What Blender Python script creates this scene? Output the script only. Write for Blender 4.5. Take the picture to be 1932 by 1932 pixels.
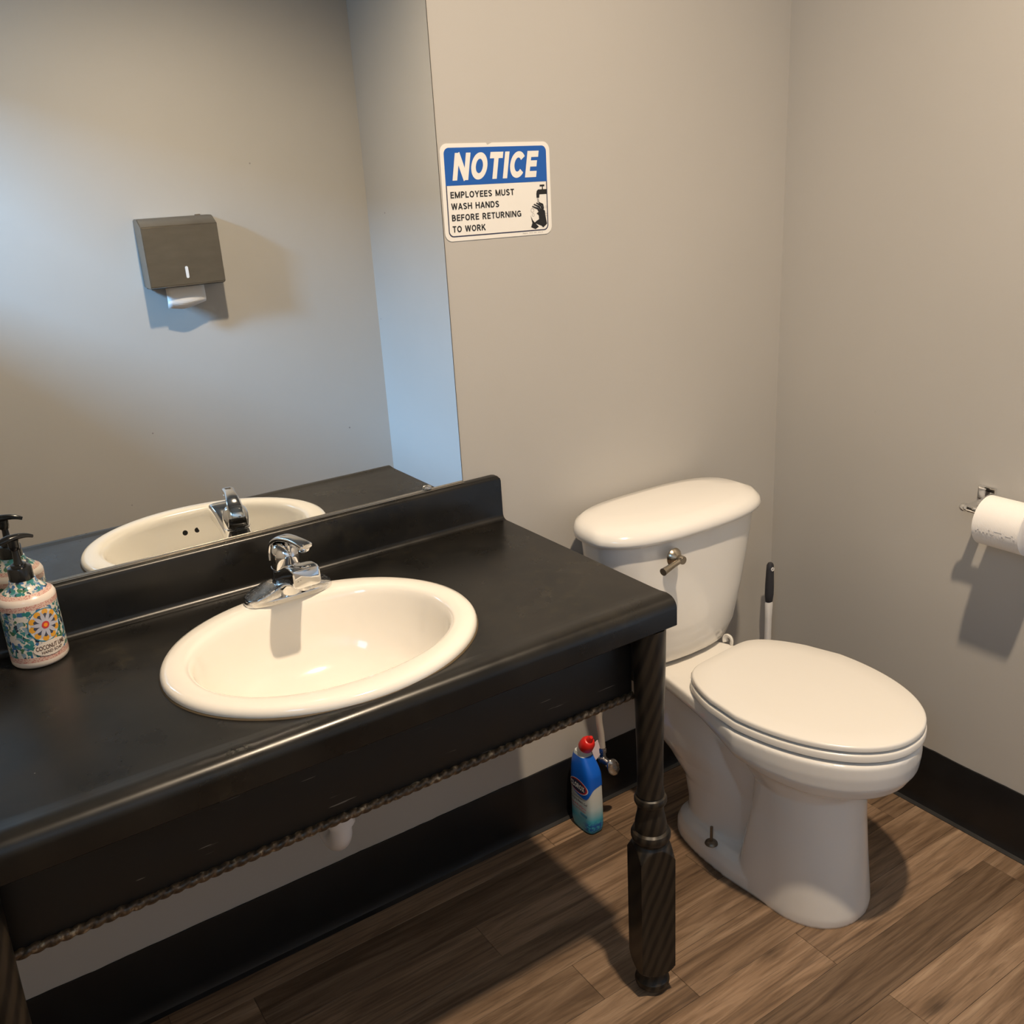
import bpy, bmesh, math, random
from mathutils import Vector, Matrix, noise
random.seed(7)
for o in list(bpy.data.objects): bpy.data.objects.remove(o, do_unlink=True)
S = bpy.context.scene
COL = S.collection
PI = math.pi

# ------------------------------------------------------------ camera
yaw, pit, roll, F = -0.5669, -0.3359, -0.0599, 1791.6
fw = Vector((-math.sin(yaw)*math.cos(pit), math.cos(yaw)*math.cos(pit), math.sin(pit)))
r0 = Vector((math.cos(yaw), math.sin(yaw), 0)); u0 = r0.cross(fw)
rt = math.cos(roll)*r0 + math.sin(roll)*u0; up = rt.cross(fw)
cd = bpy.data.cameras.new('camera'); cd.sensor_width = 36; cd.lens = 36*F/1932; cd.clip_start = .02
cam = bpy.data.objects.new('camera', cd); COL.objects.link(cam)
m = Matrix((rt, up, -fw)).transposed().to_4x4(); m.translation = Vector((-1.8994, -1.6644, 1.5352))
cam.matrix_world = m; S.camera = cam
# ------------------------------------------------------------ world, lights, exposure
w = bpy.data.worlds.new('sky'); S.world = w; w.use_nodes = True
w.node_tree.nodes['Background'].inputs[0].default_value = (.55, .75, 1, 1)
w.node_tree.nodes['Background'].inputs[1].default_value = .3
S.view_settings.view_transform = 'Standard'; S.view_settings.look = 'None'
S.view_settings.gamma = 1; S.view_settings.exposure = 0; S.view_settings.use_curve_mapping = False
S.cycles.max_bounces = 9; S.cycles.diffuse_bounces = 4; S.cycles.glossy_bounces = 4
LAMP = Vector((-.945, -1.12, 2.97))
ld = bpy.data.lights.new('ceiling_downlight', 'SPOT'); ld.energy = 262; ld.color = (1, .79, .56); ld.shadow_soft_size = .04
ld.spot_size = math.radians(138); ld.spot_blend = 1.
lo = bpy.data.objects.new('ceiling_downlight', ld); COL.objects.link(lo); lo.location = LAMP
ad = bpy.data.lights.new('assumed_daylight', 'AREA'); ad.shape = 'RECTANGLE'; ad.size = .4; ad.size_y = .7  # assumed daylight source outside, direction taken from the dispenser's shadow
ad.energy = 410; ad.color = (.26, .58, 1)
ao = bpy.data.objects.new('assumed_daylight', ad); COL.objects.link(ao); ao.location = (-4.4, -1.12, 3.25)
ao.rotation_euler = (Vector((-.4, -2.2, 1.2))-ao.location).to_track_quat('-Z', 'Y').to_euler()

fd = bpy.data.lights.new('added_sky_fill', 'AREA'); fd.shape = 'RECTANGLE'; fd.size = 1.10; fd.size_y = .56  # added fill lamp at the assumed opening, turns the shade bluish
fd.energy = 14; fd.color = (.38, .68, 1)
fo = bpy.data.objects.new('added_sky_fill', fd); COL.objects.link(fo); fo.location = (-2.40, -1.74, 1.99)
fo.rotation_euler = Vector((1, 0, 0)).to_track_quat('-Z', 'Z').to_euler()
# ------------------------------------------------------------ dimensions
XL, YF, ZC = -2.36, -2.37, 3.02            # left wall, front wall (behind the camera), ceiling
ZT = .8455                                  # worktop
CXR, CXL, CYF = -.876, -2.10, -.5644
SX, SY, SA, SB = -1.418, -.3206, .256, .2215     # sink outer oval

# ------------------------------------------------------------ material helpers
def mat(name, col, rough=.5, metal=0., spec=.5, coat=0.):
    m = bpy.data.materials.new(name); m.use_nodes = True
    b = m.node_tree.nodes['Principled BSDF']
    b.inputs['Base Color'].default_value = (*col, 1); b.inputs['Roughness'].default_value = rough
    b.inputs['Metallic'].default_value = metal; b.inputs['Specular IOR Level'].default_value = spec
    b.inputs['Coat Weight'].default_value = coat; b.inputs['Coat Roughness'].default_value = .05
    return m
class NT:
    def __init__(s, m): s.m = m; s.t = m.node_tree; s.b = s.t.nodes['Principled BSDF']
    def n(s, typ, ins=None, **kw):
        q = s.t.nodes.new(typ)
        for k, v in kw.items(): setattr(q, k, v)
        for k, v in (ins or {}).items():
            if isinstance(v, bpy.types.NodeSocket): s.t.links.new(v, q.inputs[k])
            else: q.inputs[k].default_value = v
        return q
    def l(s, a, key): s.t.links.new(a, s.b.inputs[key])
    def coord(s, kind='Object', scale=(1, 1, 1), loc=(0, 0, 0), rot=(0, 0, 0)):
        tc = s.n('ShaderNodeTexCoord')
        return s.n('ShaderNodeMapping', {'Vector': tc.outputs[kind], 'Scale': scale, 'Location': loc, 'Rotation': rot}).outputs[0]
    def noise(s, vec, scale, detail=3, rough=.5, dist=0):
        return s.n('ShaderNodeTexNoise', {'Vector': vec, 'Scale': scale, 'Detail': detail, 'Roughness': rough, 'Distortion': dist}).outputs[0]
    def ramp(s, fac, stops, interp='LINEAR'):
        q = s.n('ShaderNodeValToRGB', {'Fac': fac}); cr = q.color_ramp; cr.interpolation = interp
        while len(cr.elements) < len(stops): cr.elements.new(.5)
        for e, (p, c) in zip(cr.elements, stops):
            e.position = p; e.color = (*c, 1) if len(c) == 3 else c
        return q.outputs[0]
    def mix(s, fac, a, b, blend='MIX'):
        q = s.n('ShaderNodeMix', data_type='RGBA', blend_type=blend)
        for k, v in ((0, fac), (6, a), (7, b)):
            if isinstance(v, bpy.types.NodeSocket): s.t.links.new(v, q.inputs[k])
            elif k == 0: q.inputs[0].default_value = v
            else: q.inputs[k].default_value = (*v, 1)
        return q.outputs[2]
    def math(s, op, a, b=0.):
        q = s.n('ShaderNodeMath', operation=op)
        for k, v in ((0, a), (1, b)):
            if isinstance(v, bpy.types.NodeSocket): s.t.links.new(v, q.inputs[k])
            else: q.inputs[k].default_value = v
        return q.outputs[0]
    def bump(s, h, strength, dist=.001):
        q = s.n('ShaderNodeBump', {'Height': h, 'Strength': strength, 'Distance': dist}); s.l(q.outputs[0], 'Normal')
G = lambda v: (v, v, v)

def wall_paint():
    m = mat('wall_paint', (.50, .475, .44), .48, spec=.35); t = NT(m)
    c = t.coord()
    n1 = t.noise(c, 1.6, 4); col = t.ramp(n1, [(.3, (.455, .438, .412)), (.7, (.483, .464, .437))])
    # small specks and scuffs
    v = t.n('ShaderNodeTexVoronoi', {'Vector': c, 'Scale': 7.}, feature='F1').outputs['Distance']
    sp = t.ramp(v, [(.018, G(1)), (.03, G(0))])
    k = t.ramp(t.noise(c, 3.1, 2), [(.52, G(0)), (.6, G(1))])
    col = t.mix(t.math('MULTIPLY', sp, k), col, (.16, .15, .14))
    t.l(col, 'Base Color')
    t.bump(t.noise(c, 260, 3), .12, .0006)
    return m
M = {}
M['wall'] = wall_paint()
M['ceil'] = mat('ceiling_tile_grey', (.24, .23, .22), .8)
M['whiteplate'] = mat('sign_white', (.80, .78, .74), .35)
M['blueink'] = mat('blue_ink', (.010, .100, .42), .35)
M['blackink'] = mat('black_ink', (.012, .012, .014), .4)
M['navyink'] = mat('navy_border_ink', (.03, .035, .08), .4)
M['greyink'] = mat('grey_ink', (.35, .34, .33), .4)
M['porcelain'] = mat('porcelain_white', (.80, .78, .745), .12, spec=.5, coat=.3)
M['seatplastic'] = mat('seat_plastic', (.78, .755, .71), .22)
M['sinkporc'] = mat('sink_porcelain', (.84, .80, .73), .1, coat=.4)
M['chrome'] = mat('chrome', (.82, .82, .82), .07, 1)
M['dullchrome'] = mat('limescaled_chrome', (.62, .62, .62), .22, 1)
def dull():
    t = NT(M['dullchrome']); c = t.coord()
    n1 = t.noise(c, 220, 4); t.l(t.ramp(n1, [(.35, G(.14)), (.7, G(.32))]), 'Roughness')
    t.l(t.ramp(t.noise(c, 90, 4), [(.35, G(.55)), (.7, G(.72))]), 'Base Color')
dull()
M['nickel'] = mat('brushed_nickel', (.50, .44, .35), .25, 1)
M['oldmetal'] = mat('tarnished_bolt', (.23, .20, .16), .45, 1)
M['white'] = mat('white_plastic', (.78, .77, .76), .4)
M['pvc'] = mat('white_pvc_pipe', (.80, .79, .80), .35)
M['paper'] = mat('white_tissue', (.83, .81, .79), .9)
def paper():
    t = NT(M['paper']); c = t.coord()
    wv = t.n('ShaderNodeTexWave', {'Vector': c, 'Scale': 170., 'Distortion': .6}, bands_direction='Y').outputs[1]
    t.bump(wv, .35, .0006)
paper()
M['card'] = mat('brown_cardboard', (.35, .25, .16), .9)
M['blackplastic'] = mat('black_plastic', (.010, .010, .010), .2)
M['grip'] = mat('charcoal_rubber_grip', (.035, .035, .042), .55)
M['redcap'] = mat('red_plastic', (.72, .018, .014), .35)
M['tag'] = mat('pink_white_tag', (.78, .66, .70), .7)
M['dark'] = mat('dark_hole', (.01, .01, .01), .9)
M['hose'] = mat('supply_hose_beige', (.55, .50, .44), .5)
M['caulk'] = mat('brownish_caulk', (.12, .085, .045), .6)

def laminate():
    m = mat('black_laminate', (.02, .019, .017), .3, spec=.5); t = NT(m); c = t.coord()
    n1 = t.noise(c, 5, 6, .6, .4)
    n2 = t.noise(c, 34, 5, .65)
    col = t.ramp(n1, [(.38, (.0045, .0043, .004)), (.66, (.013, .0112, .009))])
    fl = t.math('MULTIPLY', t.ramp(n2, [(.50, G(0)), (.80, G(1))]), t.ramp(t.noise(c, 3.2, 3), [(.5, G(0)), (.66, G(.55))]))
    col = t.mix(fl, col, (.05, .041, .024))
    v = t.n('ShaderNodeTexVoronoi', {'Vector': c, 'Scale': 30.}, feature='F1').outputs['Distance']
    sp = t.math('MULTIPLY', t.ramp(v, [(.025, G(1)), (.04, G(0))]), t.ramp(t.noise(c, 11, 2), [(.6, G(0)), (.64, G(1))]))
    col = t.mix(sp, col, (.42, .40, .36))
    t.l(col, 'Base Color')
    t.l(t.ramp(t.noise(c, 9, 5, .6), [(.3, G(.24)), (.7, G(.36))]), 'Roughness')
    t.bump(t.noise(c, 900, 2), .1, .0003)
    return m
M['laminate'] = laminate()
def blackwood(name, horizontal=False):
    m = mat(name, (.014, .0125, .011), .42, spec=.4); t = NT(m); c = t.coord()
    v = t.n('ShaderNodeTexVoronoi', {'Vector': c, 'Scale': 26.}, feature='F1').outputs['Distance']
    sp = t.math('MULTIPLY', t.ramp(v, [(.03, G(1)), (.05, G(0))]), t.ramp(t.noise(c, 9, 2), [(.58, G(0)), (.62, G(1))]))
    # thin horizontal scratches
    c2 = t.coord(scale=(9, 1, 160))
    sc = t.ramp(t.noise(c2, 1.2, 2), [(.71, G(0)), (.735, G(.6))])
    col = t.mix(t.math('MAXIMUM', sp, sc), (.014, .0125, .011), (.25, .22, .18))
    t.l(col, 'Base Color'); t.l(t.ramp(t.noise(c, 20, 3), [(.3, G(.36)), (.7, G(.5))]), 'Roughness')
    return m
M['apron'] = blackwood('black_painted_wood')
def oakblack():
    m = mat('black_stained_oak', (.02, .016, .012), .42, spec=.4); t = NT(m)
    c = t.coord(scale=(1, 1, .35), rot=(.0, -.785, .3))
    wv = t.n('ShaderNodeTexWave', {'Vector': c, 'Scale': 24., 'Distortion': 6., 'Detail': 2., 'Detail Scale': .35}, wave_type='BANDS', bands_direction='X').outputs[1]
    col = t.ramp(wv, [(.15, (.006, .005, .004)), (.75, (.027, .020, .013))])
    c2 = t.coord(scale=(90, 90, 5))
    col = t.mix(t.ramp(t.noise(c2, 1, 4), [(.45, G(0)), (.75, G(.35))]), col, (.04, .031, .022))
    t.l(col, 'Base Color'); t.bump(wv, .35, .0012)
    return m
M['oak'] = oakblack()
def rope():
    m = mat('rope_bronze', (.05, .035, .02), .35, .3); t = NT(m); c = t.coord()
    t.l(t.ramp(t.noise(c, 120, 4), [(.40, (.045, .030, .018)), (.60, (.13, .080, .042)), (.72, (.42, .32, .20))]), 'Base Color')
    return m
M['rope'] = rope()
def basebd():
    m = mat('black_rubber_base', (.007, .007, .008), .35, spec=.45); t = NT(m); c = t.coord()
    v = t.n('ShaderNodeTexVoronoi', {'Vector': c, 'Scale': 14.}, feature='F1').outputs['Distance']
    sp = t.math('MULTIPLY', t.ramp(v, [(.015, G(1)), (.025, G(0))]), t.ramp(t.noise(c, 5, 2), [(.6, G(0)), (.64, G(1))]))
    t.l(t.mix(sp, (.007, .007, .008), (.25, .25, .24)), 'Base Color')
    t.l(t.ramp(t.noise(c, 12, 4), [(.3, G(.3)), (.7, G(.5))]), 'Roughness')
    return m
M['base'] = basebd()
def plank():
    m = mat('vinyl_plank', (.16, .10, .06), .42, spec=.4); t = NT(m)
    oi = t.n('ShaderNodeObjectInfo').outputs['Random']
    tc = t.n('ShaderNodeTexCoord').outputs['Object']
    off = t.n('ShaderNodeCombineXYZ', {'X': t.math('MULTIPLY', oi, 37.), 'Y': t.math('MULTIPLY', oi, 91.), 'Z': t.math('MULTIPLY', oi, 17.)}).outputs[0]
    v = t.n('ShaderNodeVectorMath', {0: tc, 1: off}, operation='ADD').outputs[0]
    g = t.n('ShaderNodeMapping', {'Vector': v, 'Scale': (2.2, 26, 1)}).outputs[0]
    n1 = t.noise(g, 1.0, 6, .62, 1.1)
    col = t.ramp(n1, [(.28, (.085, .052, .032)), (.45, (.185, .118, .072)), (.6, (.275, .183, .117)), (.78, (.38, .27, .18))])
    # cathedral figure
    g2 = t.n('ShaderNodeMapping', {'Vector': v, 'Scale': (1.5, 11, 1)}).outputs[0]
    wv = t.n('ShaderNodeTexWave', {'Vector': g2, 'Scale': 1.4, 'Distortion': 7., 'Detail': 3., 'Detail Scale': .8}, wave_type='RINGS').outputs[1]
    fg = t.math('MULTIPLY', t.ramp(wv, [(.0, G(1)), (.22, G(0))]), t.ramp(t.noise(g2, .8, 2), [(.45, G(0)), (.65, G(.65))]))
    col = t.mix(fg, col, (.055, .036, .024))
    # knots
    g3 = t.n('ShaderNodeMapping', {'Vector': v, 'Scale': (2.3, 5.5, 1)}).outputs[0]
    vo = t.n('ShaderNodeTexVoronoi', {'Vector': g3, 'Scale': 1.3}, feature='F1').outputs['Distance']
    kn = t.math('MULTIPLY', t.ramp(vo, [(.03, G(1)), (.15, G(0))]), t.ramp(t.noise(g, 3, 3), [(.35, G(.3)), (.6, G(1))]))
    col = t.mix(kn, col, (.045, .028, .018))
    # fine pores
    g4 = t.n('ShaderNodeMapping', {'Vector': v, 'Scale': (14, 330, 1)}).outputs[0]
    col = t.mix(t.ramp(t.noise(g4, 1, 3), [(.52, G(0)), (.72, G(.55))]), col, (.07, .046, .03))
    tone = t.n('ShaderNodeMapRange', {'Value': oi, 'To Min': .66, 'To Max': 1.2}).outputs[0]
    col = t.mix(1., col, t.n('ShaderNodeCombineXYZ', {'X': tone, 'Y': tone, 'Z': tone}).outputs[0], 'MULTIPLY')
    t.l(col, 'Base Color'); t.bump(n1, .15, .0008)
    t.l(t.ramp(n1, [(.3, G(.36)), (.7, G(.5))]), 'Roughness')
    return m
M['plank'] = plank()
M['mirror'] = mat('mirror_silver', (.86, .88, .87), .0, 1)
M['alu'] = mat('satin_aluminium_channel', (.46, .42, .36), .24, 1)
M['mirroredge'] = mat('mirror_edge', (.05, .05, .045), .3)
def steel():
    m = mat('brushed_steel', (.40, .37, .33), .3, 1); t = NT(m); c = t.coord(scale=(1, 1, 3))
    t.l(t.ramp(t.noise(c, 9, 4), [(.3, (.27, .25, .22)), (.7, (.31, .29, .255))]), 'Base Color')
    return m
M['steel'] = steel()
def soapprint():
    m = mat('floral_soap_print', (.8, .76, .7), .28, coat=.3); t = NT(m)
    c = t.coord()
    z = t.n('ShaderNodeSeparateXYZ', {'Vector': c}).outputs['Z']
    cream = (.72, .66, .58)
    cw = t.n('ShaderNodeVectorMath', {0: c, 1: t.n('ShaderNodeVectorMath', {0: t.n('ShaderNodeTexNoise', {'Vector': c, 'Scale': 130.}).outputs[1], 1: (.012, .012, .012)}, operation='MULTIPLY').outputs[0]}, operation='ADD').outputs[0]
    vo = t.n('ShaderNodeTexVoronoi', {'Vector': cw, 'Scale': 165.}, feature='F1')
    blob = t.ramp(vo.outputs['Distance'], [(.62, G(1)), (.70, G(0))])
    hue = t.n('ShaderNodeSeparateColor', {'Color': vo.outputs['Color']}).outputs[0]
    pick = t.ramp(hue, [(0, (.03, .20, .20)), (.2, (.05, .16, .36)), (.38, (.06, .17, .09)), (.52, (.015, .03, .06)), (.62, (.25, .36, .45)), (.76, (.70, .64, .57)), (.9, (.05, .24, .26))], 'CONSTANT')
    col = t.mix(blob, cream, pick)
    v2 = t.n('ShaderNodeTexVoronoi', {'Vector': cw, 'Scale': 34.}, feature='F1')
    fl = t.math('MULTIPLY', t.ramp(v2.outputs['Distance'], [(.25, G(1)), (.29, G(0))]), t.math('GREATER_THAN', t.n('ShaderNodeSeparateColor', {'Color': v2.outputs['Color']}).outputs[1], .55))
    fc = t.ramp(v2.outputs['Distance'], [(.05, (.75, .12, .02)), (.22, (.85, .42, .05))])
    col = t.mix(fl, col, fc)
    # pink dotted bands and cream edges, by height
    dots = t.mix(t.ramp(t.n('ShaderNodeTexVoronoi', {'Vector': c, 'Scale': 420.}).outputs['Distance'], [(.3, G(1)), (.45, G(0))]), (.68, .48, .40), (.50, .16, .15))
    band = t.ramp(z, [(0, G(0)), (.0105/.15, G(1)), (.020/.15, G(0)), (.1, G(0))], 'CONSTANT')
    z15 = t.math('DIVIDE', z, .15)
    band = t.ramp(z15, [(0, G(0)), (.075, G(1)), (.135, G(0)), (.66, G(1)), (.715, G(0)), (.785, G(1)), (.815, G(0))], 'CONSTANT')
    edge = t.ramp(z15, [(0, G(1)), (.075, G(0)), (.715, G(1)), (.785, G(0))], 'CONSTANT')
    col = t.mix(band, col, dots); col = t.mix(edge, col, (.78, .68, .60))
    t.l(col, 'Base Color')
    return m
M['soap'] = soapprint()
M['petal'] = mat('lilac_petal_print', (.50, .50, .58), .3, coat=.3)
M['gold'] = mat('golden_print', (.75, .36, .04), .3, coat=.3)
M['medblue'] = mat('medallion_dark_print', (.06, .07, .11), .3, coat=.3)
M['medred'] = mat('medallion_red_print', (.55, .05, .06), .3, coat=.3)
M['medorange'] = mat('medallion_orange_print', (.90, .30, .02), .3, coat=.3)
M['labelcream'] = mat('label_cream_print', (.76, .68, .60), .3, coat=.3)
M['brownink'] = mat('brown_ink', (.12, .07, .05), .4)
def cleaner():
    m = mat('cleaner_label_print', (.6, .7, .75), .3); t = NT(m); c = t.coord()
    z = t.n('ShaderNodeSeparateXYZ', {'Vector': c}).outputs['Z']
    zz = t.math('DIVIDE', z, .2)
    col = t.ramp(zz, [(.0, (.02, .30, .44)), (.2, (.05, .36, .48)), (.38, (.50, .58, .58)), (.55, (.62, .62, .58)), (.8, (.60, .66, .68))])
    sp = t.n('ShaderNodeSeparateXYZ', {'Vector': c})
    msk = t.math('MULTIPLY', t.ramp(zz, [(.03, G(0)), (.06, G(1)), (.13, G(1)), (.2, G(0))]), t.ramp(t.math('MULTIPLY', sp.outputs['Y'], -1.), [(.01, G(0)), (.03, G(1))]))
    vo = t.n('ShaderNodeTexVoronoi', {'Vector': c, 'Scale': 150.}).outputs['Distance']
    col = t.mix(t.math('MULTIPLY', msk, t.ramp(vo, [(.42, G(0)), (.55, G(1))])), col, (.01, .09, .36))
    t.l(col, 'Base Color'); return m
M['cleaner'] = cleaner()
M['bluesleeve'] = mat('blue_plastic', (.005, .115, .62), .3)
M['palelabel'] = mat('blue_label', (.008, .12, .47), .35)
M['whiteink'] = mat('white_ink', (.80, .79, .77), .4)
M['redink'] = mat('red_ink', (.55, .03, .05), .4)
M['tealink'] = mat('teal_ink', (.03, .22, .36), .4)

# ------------------------------------------------------------ geometry helpers
def smooth(me, ang=None):
    for p in me.polygons: p.use_smooth = True
    if ang is not None: me.set_sharp_from_angle(angle=math.radians(ang))
def obj(name, me, material, parent=None, loc=None):
    o = bpy.data.objects.new(name, me); COL.objects.link(o)
    if material is not None and not me.materials: me.materials.append(M[material] if isinstance(material, str) else material)
    if parent is not None: o.parent = parent
    if loc is not None: o.location = loc
    return o
def pyd(verts, faces, ang=40, sm=True):
    me = bpy.data.meshes.new('m'); me.from_pydata([tuple(v) for v in verts], [], faces); me.update()
    bm = bmesh.new(); bm.from_mesh(me); bmesh.ops.recalc_face_normals(bm, faces=bm.faces); bm.to_mesh(me); bm.free()
    if sm: smooth(me, ang)
    return me
def join(*ms):
    bm = bmesh.new()
    for x in ms: bm.from_mesh(x)
    me = bpy.data.meshes.new('m'); bm.to_mesh(me); bm.free(); smooth(me, 40); return me
def box(a, b, bev=0., seg=2):
    bm = bmesh.new(); bmesh.ops.create_cube(bm, size=1)
    for v in bm.verts:
        v.co = Vector([(a[i]+b[i])/2 + v.co[i]*(b[i]-a[i]) for i in range(3)])
    if bev: bmesh.ops.bevel(bm, geom=list(bm.edges), offset=bev, segments=seg, profile=.5, affect='EDGES')
    me = bpy.data.meshes.new('m'); bm.to_mesh(me); bm.free()
    if bev: smooth(me, 35)
    return me
def loft(rings, cap0=True, cap1=True, closed=True, ang=45):
    n = len(rings[0]); V = [v for r in rings for v in r]; Fc = []
    for i in range(len(rings)-1):
        for j in range(n if closed else n-1):
            k = (j+1) % n
            Fc.append((i*n+j, i*n+k, (i+1)*n+k, (i+1)*n+j))
    if cap0: Fc.append(tuple(range(n-1, -1, -1)))
    if cap1: Fc.append(tuple((len(rings)-1)*n+j for j in range(n)))
    return pyd(V, Fc, ang)
def lathe(prof, seg=40, ang=40, ctr=(0, 0)):
    rings = [[(ctr[0]+r*math.cos(2*PI*j/seg), ctr[1]+r*math.sin(2*PI*j/seg), z) for j in range(seg)] for r, z in prof]
    return loft(rings, prof[0][0] > 1e-6, prof[-1][0] > 1e-6, True, ang) if min(prof[0][0], prof[-1][0]) > 1e-6 else _clean(loft(rings, False, False, True, ang))
def _clean(me):
    bm = bmesh.new(); bm.from_mesh(me); bmesh.ops.remove_doubles(bm, verts=bm.verts, dist=1e-6)
    bmesh.ops.recalc_face_normals(bm, faces=bm.faces); bm.to_mesh(me); bm.free(); return me
def smoothpath(pts, n=8):
    P = [Vector(p) for p in pts]; out = []
    for i in range(len(P)-1):
        p0 = P[max(i-1, 0)]; p1 = P[i]; p2 = P[i+1]; p3 = P[min(i+2, len(P)-1)]
        for k in range(n):
            t = k/n; out.append(.5*((2*p1)+(p2-p0)*t+(2*p0-5*p1+4*p2-p3)*t*t+(3*p1-p0-3*p2+p3)*t**3))
    out.append(P[-1]); return out
def tube(pts, rad, seg=14, n=8, sx=1., sm=True):
    """tube along a smoothed path; rad a number or a list per control point"""
    P = smoothpath(pts, n) if sm else [Vector(p) for p in pts]
    N = len(P); R = []
    for i in range(N):
        if isinstance(rad, (int, float)): R.append(rad)
        else:
            f = i/(N-1)*(len(rad)-1); k = min(int(f), len(rad)-2); R.append(rad[k]+(rad[k+1]-rad[k])*(f-k))
    rings = []; nrm = None
    for i in range(N):
        t = (P[min(i+1, N-1)]-P[max(i-1, 0)]).normalized()
        if nrm is None:
            nrm = t.orthogonal().normalized()
            if abs(t.z) < .9: nrm = (Vector((0, 0, 1))-t*t.z).normalized()
        nrm = (nrm-t*nrm.dot(t)).normalized(); b = t.cross(nrm)
        rings.append([P[i]+(nrm*math.cos(2*PI*j/seg)+b*math.sin(2*PI*j/seg)*sx)*R[i] for j in range(seg)])
    return loft(rings)
def superell(a, b, n, seg, cx=0, cy=0, z=0):
    out = []
    for j in range(seg):
        t = 2*PI*j/seg; c, s = math.cos(t), math.sin(t)
        out.append((cx+a*math.copysign(abs(c)**(2/n), c), cy+b*math.copysign(abs(s)**(2/n), s), z))
    return out
def apply_mods(o):
    dg = bpy.context.evaluated_depsgraph_get(); dg.update()
    me = bpy.data.meshes.new_from_object(o.evaluated_get(dg)); o.modifiers.clear(); o.data = me; return me
def xf(me, mtx): me.transform(mtx); return me
def T(x, y, z): return Matrix.Translation((x, y, z))
def thing(name, label, cat, loc=(0, 0, 0), rz=0, group=None):
    o = bpy.data.objects.new(name, None); o.empty_display_size = .05; COL.objects.link(o)
    o.location = loc; o.rotation_euler = (0, 0, rz); tag(o, label, cat, group); return o
def tag(o, label, cat, group=None):
    o['label'] = label; o['category'] = cat
    if group: o['group'] = group
    return o
def struct(name, me, material, label=None):
    o = obj(name, me, material); o['kind'] = 'structure'
    if label: o['label'] = label
    return o
def textmesh(s, size, bold=0., shear=0., sx=1., align='LEFT', spacing=1., lspace=1.):
    c = bpy.data.curves.new('t', 'FONT'); c.body = s; c.size = size; c.offset = bold; c.shear = shear
    c.align_x = align; c.space_character = spacing; c.space_line = lspace; c.resolution_u = 6; c.fill_mode = 'BOTH'
    o = bpy.data.objects.new('t', c); COL.objects.link(o)
    dg = bpy.context.evaluated_depsgraph_get(); dg.update()
    me = bpy.data.meshes.new_from_object(o.evaluated_get(dg))
    bpy.data.objects.remove(o); bpy.data.curves.remove(c)
    for v in me.vertices: v.co.x *= sx
    return me
def remap(me, fn):
    for v in me.vertices: v.co = Vector(fn(v.co.x, v.co.y))
    me.update(); return me
def poly2d(pts, fn):
    """flat filled polygon given in 2-D, mapped by fn"""
    bm = bmesh.new(); vs = [bm.verts.new((p[0], p[1], 0)) for p in pts]; bm.faces.new(vs)
    bmesh.ops.triangulate(bm, faces=bm.faces)
    me = bpy.data.meshes.new('m'); bm.to_mesh(me); bm.free()
    return remap(me, fn)
def disc2d(rx, ry, fn, cx=0, cy=0, rings=5, seg=36, r0=0.):
    V, Fc = [], []
    for i in range(rings+1):
        f = r0+(1-r0)*i/rings
        for j in range(seg):
            a = 2*PI*j/seg; V.append((cx+rx*f*math.cos(a), cy+ry*f*math.sin(a), 0))
    for i in range(rings):
        for j in range(seg):
            k = (j+1) % seg; Fc.append((i*seg+j, (i+1)*seg+j, (i+1)*seg+k, i*seg+k))
    me = bpy.data.meshes.new('m'); me.from_pydata(V, [], Fc); me.update()
    return remap(me, fn)
def extrude_poly(pts, fn0, fn1):
    n = len(pts); V = [fn0(*p) for p in pts]+[fn1(*p) for p in pts]
    Fc = [tuple(range(n)), tuple(range(2*n-1, n-1, -1))]+[(i, (i+1) % n, n+(i+1) % n, n+i) for i in range(n)]
    return pyd(V, Fc, 30)
def roundrect(x0, y0, x1, y1, r, n=8):
    out = []
    for cx, cy, a0 in ((x1-r, y1-r, 0), (x0+r, y1-r, 90), (x0+r, y0+r, 180), (x1-r, y0+r, 270)):
        for k in range(n+1):
            a = math.radians(a0+90*k/n); out.append((cx+r*math.cos(a), cy+r*math.sin(a)))
    return out

# ============================================================ ROOM
W = .12
struct('wall_back', box((XL-W, 0, -.02), (W, W, ZC)), 'wall', 'warm grey painted wall carrying the mirror and the notice')
struct('wall_right', box((0, YF-W, -.02), (W, 0, ZC)), 'wall', 'warm grey painted wall behind the toilet paper')
struct('wall_front', box((XL-W, YF-W, -.02), (0, YF, ZC)), 'wall', 'grey painted wall seen in the mirror')
WY0, WY1, WZ0, WZ1 = -2.33, -1.15, 1.68, 2.30  # assumed opening in the unseen left wall, sized to shape the blue light
wl = join(box((XL-W, YF, -.02), (XL, 0, WZ0)), box((XL-W, YF, WZ1), (XL, 0, ZC)), box((XL-W, YF, WZ0), (XL, WY0, WZ1)), box((XL-W, WY1, WZ0), (XL, 0, WZ1)))
for p in wl.polygons: p.use_smooth = False
struct('wall_left', wl, 'wall')
struct('ceiling', box((XL-W, YF-W, ZC), (W, W, ZC+.1)), 'ceil')
wf = thing('assumed_window_1', 'assumed white framed high window, out of view, letting in daylight', 'window'); del wf['category']; wf['kind'] = 'structure'  # unseen window, added around the assumed opening for the daylight
for nm, a, b in (('assumed_sill', (XL-W-.01, WY0, WZ0), (XL+.03, WY1, WZ0+.02)), ('assumed_head', (XL-W, WY0, WZ1-.02), (XL+.01, WY1, WZ1)),
                 ('assumed_jamb', (XL-W, WY0, WZ0+.02), (XL+.01, WY0+.02, WZ1-.02)), ('assumed_jamb', (XL-W, WY1-.02, WZ0+.02), (XL+.01, WY1, WZ1-.02))):
    obj(nm, box(a, b, .003), 'white', wf)
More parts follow.
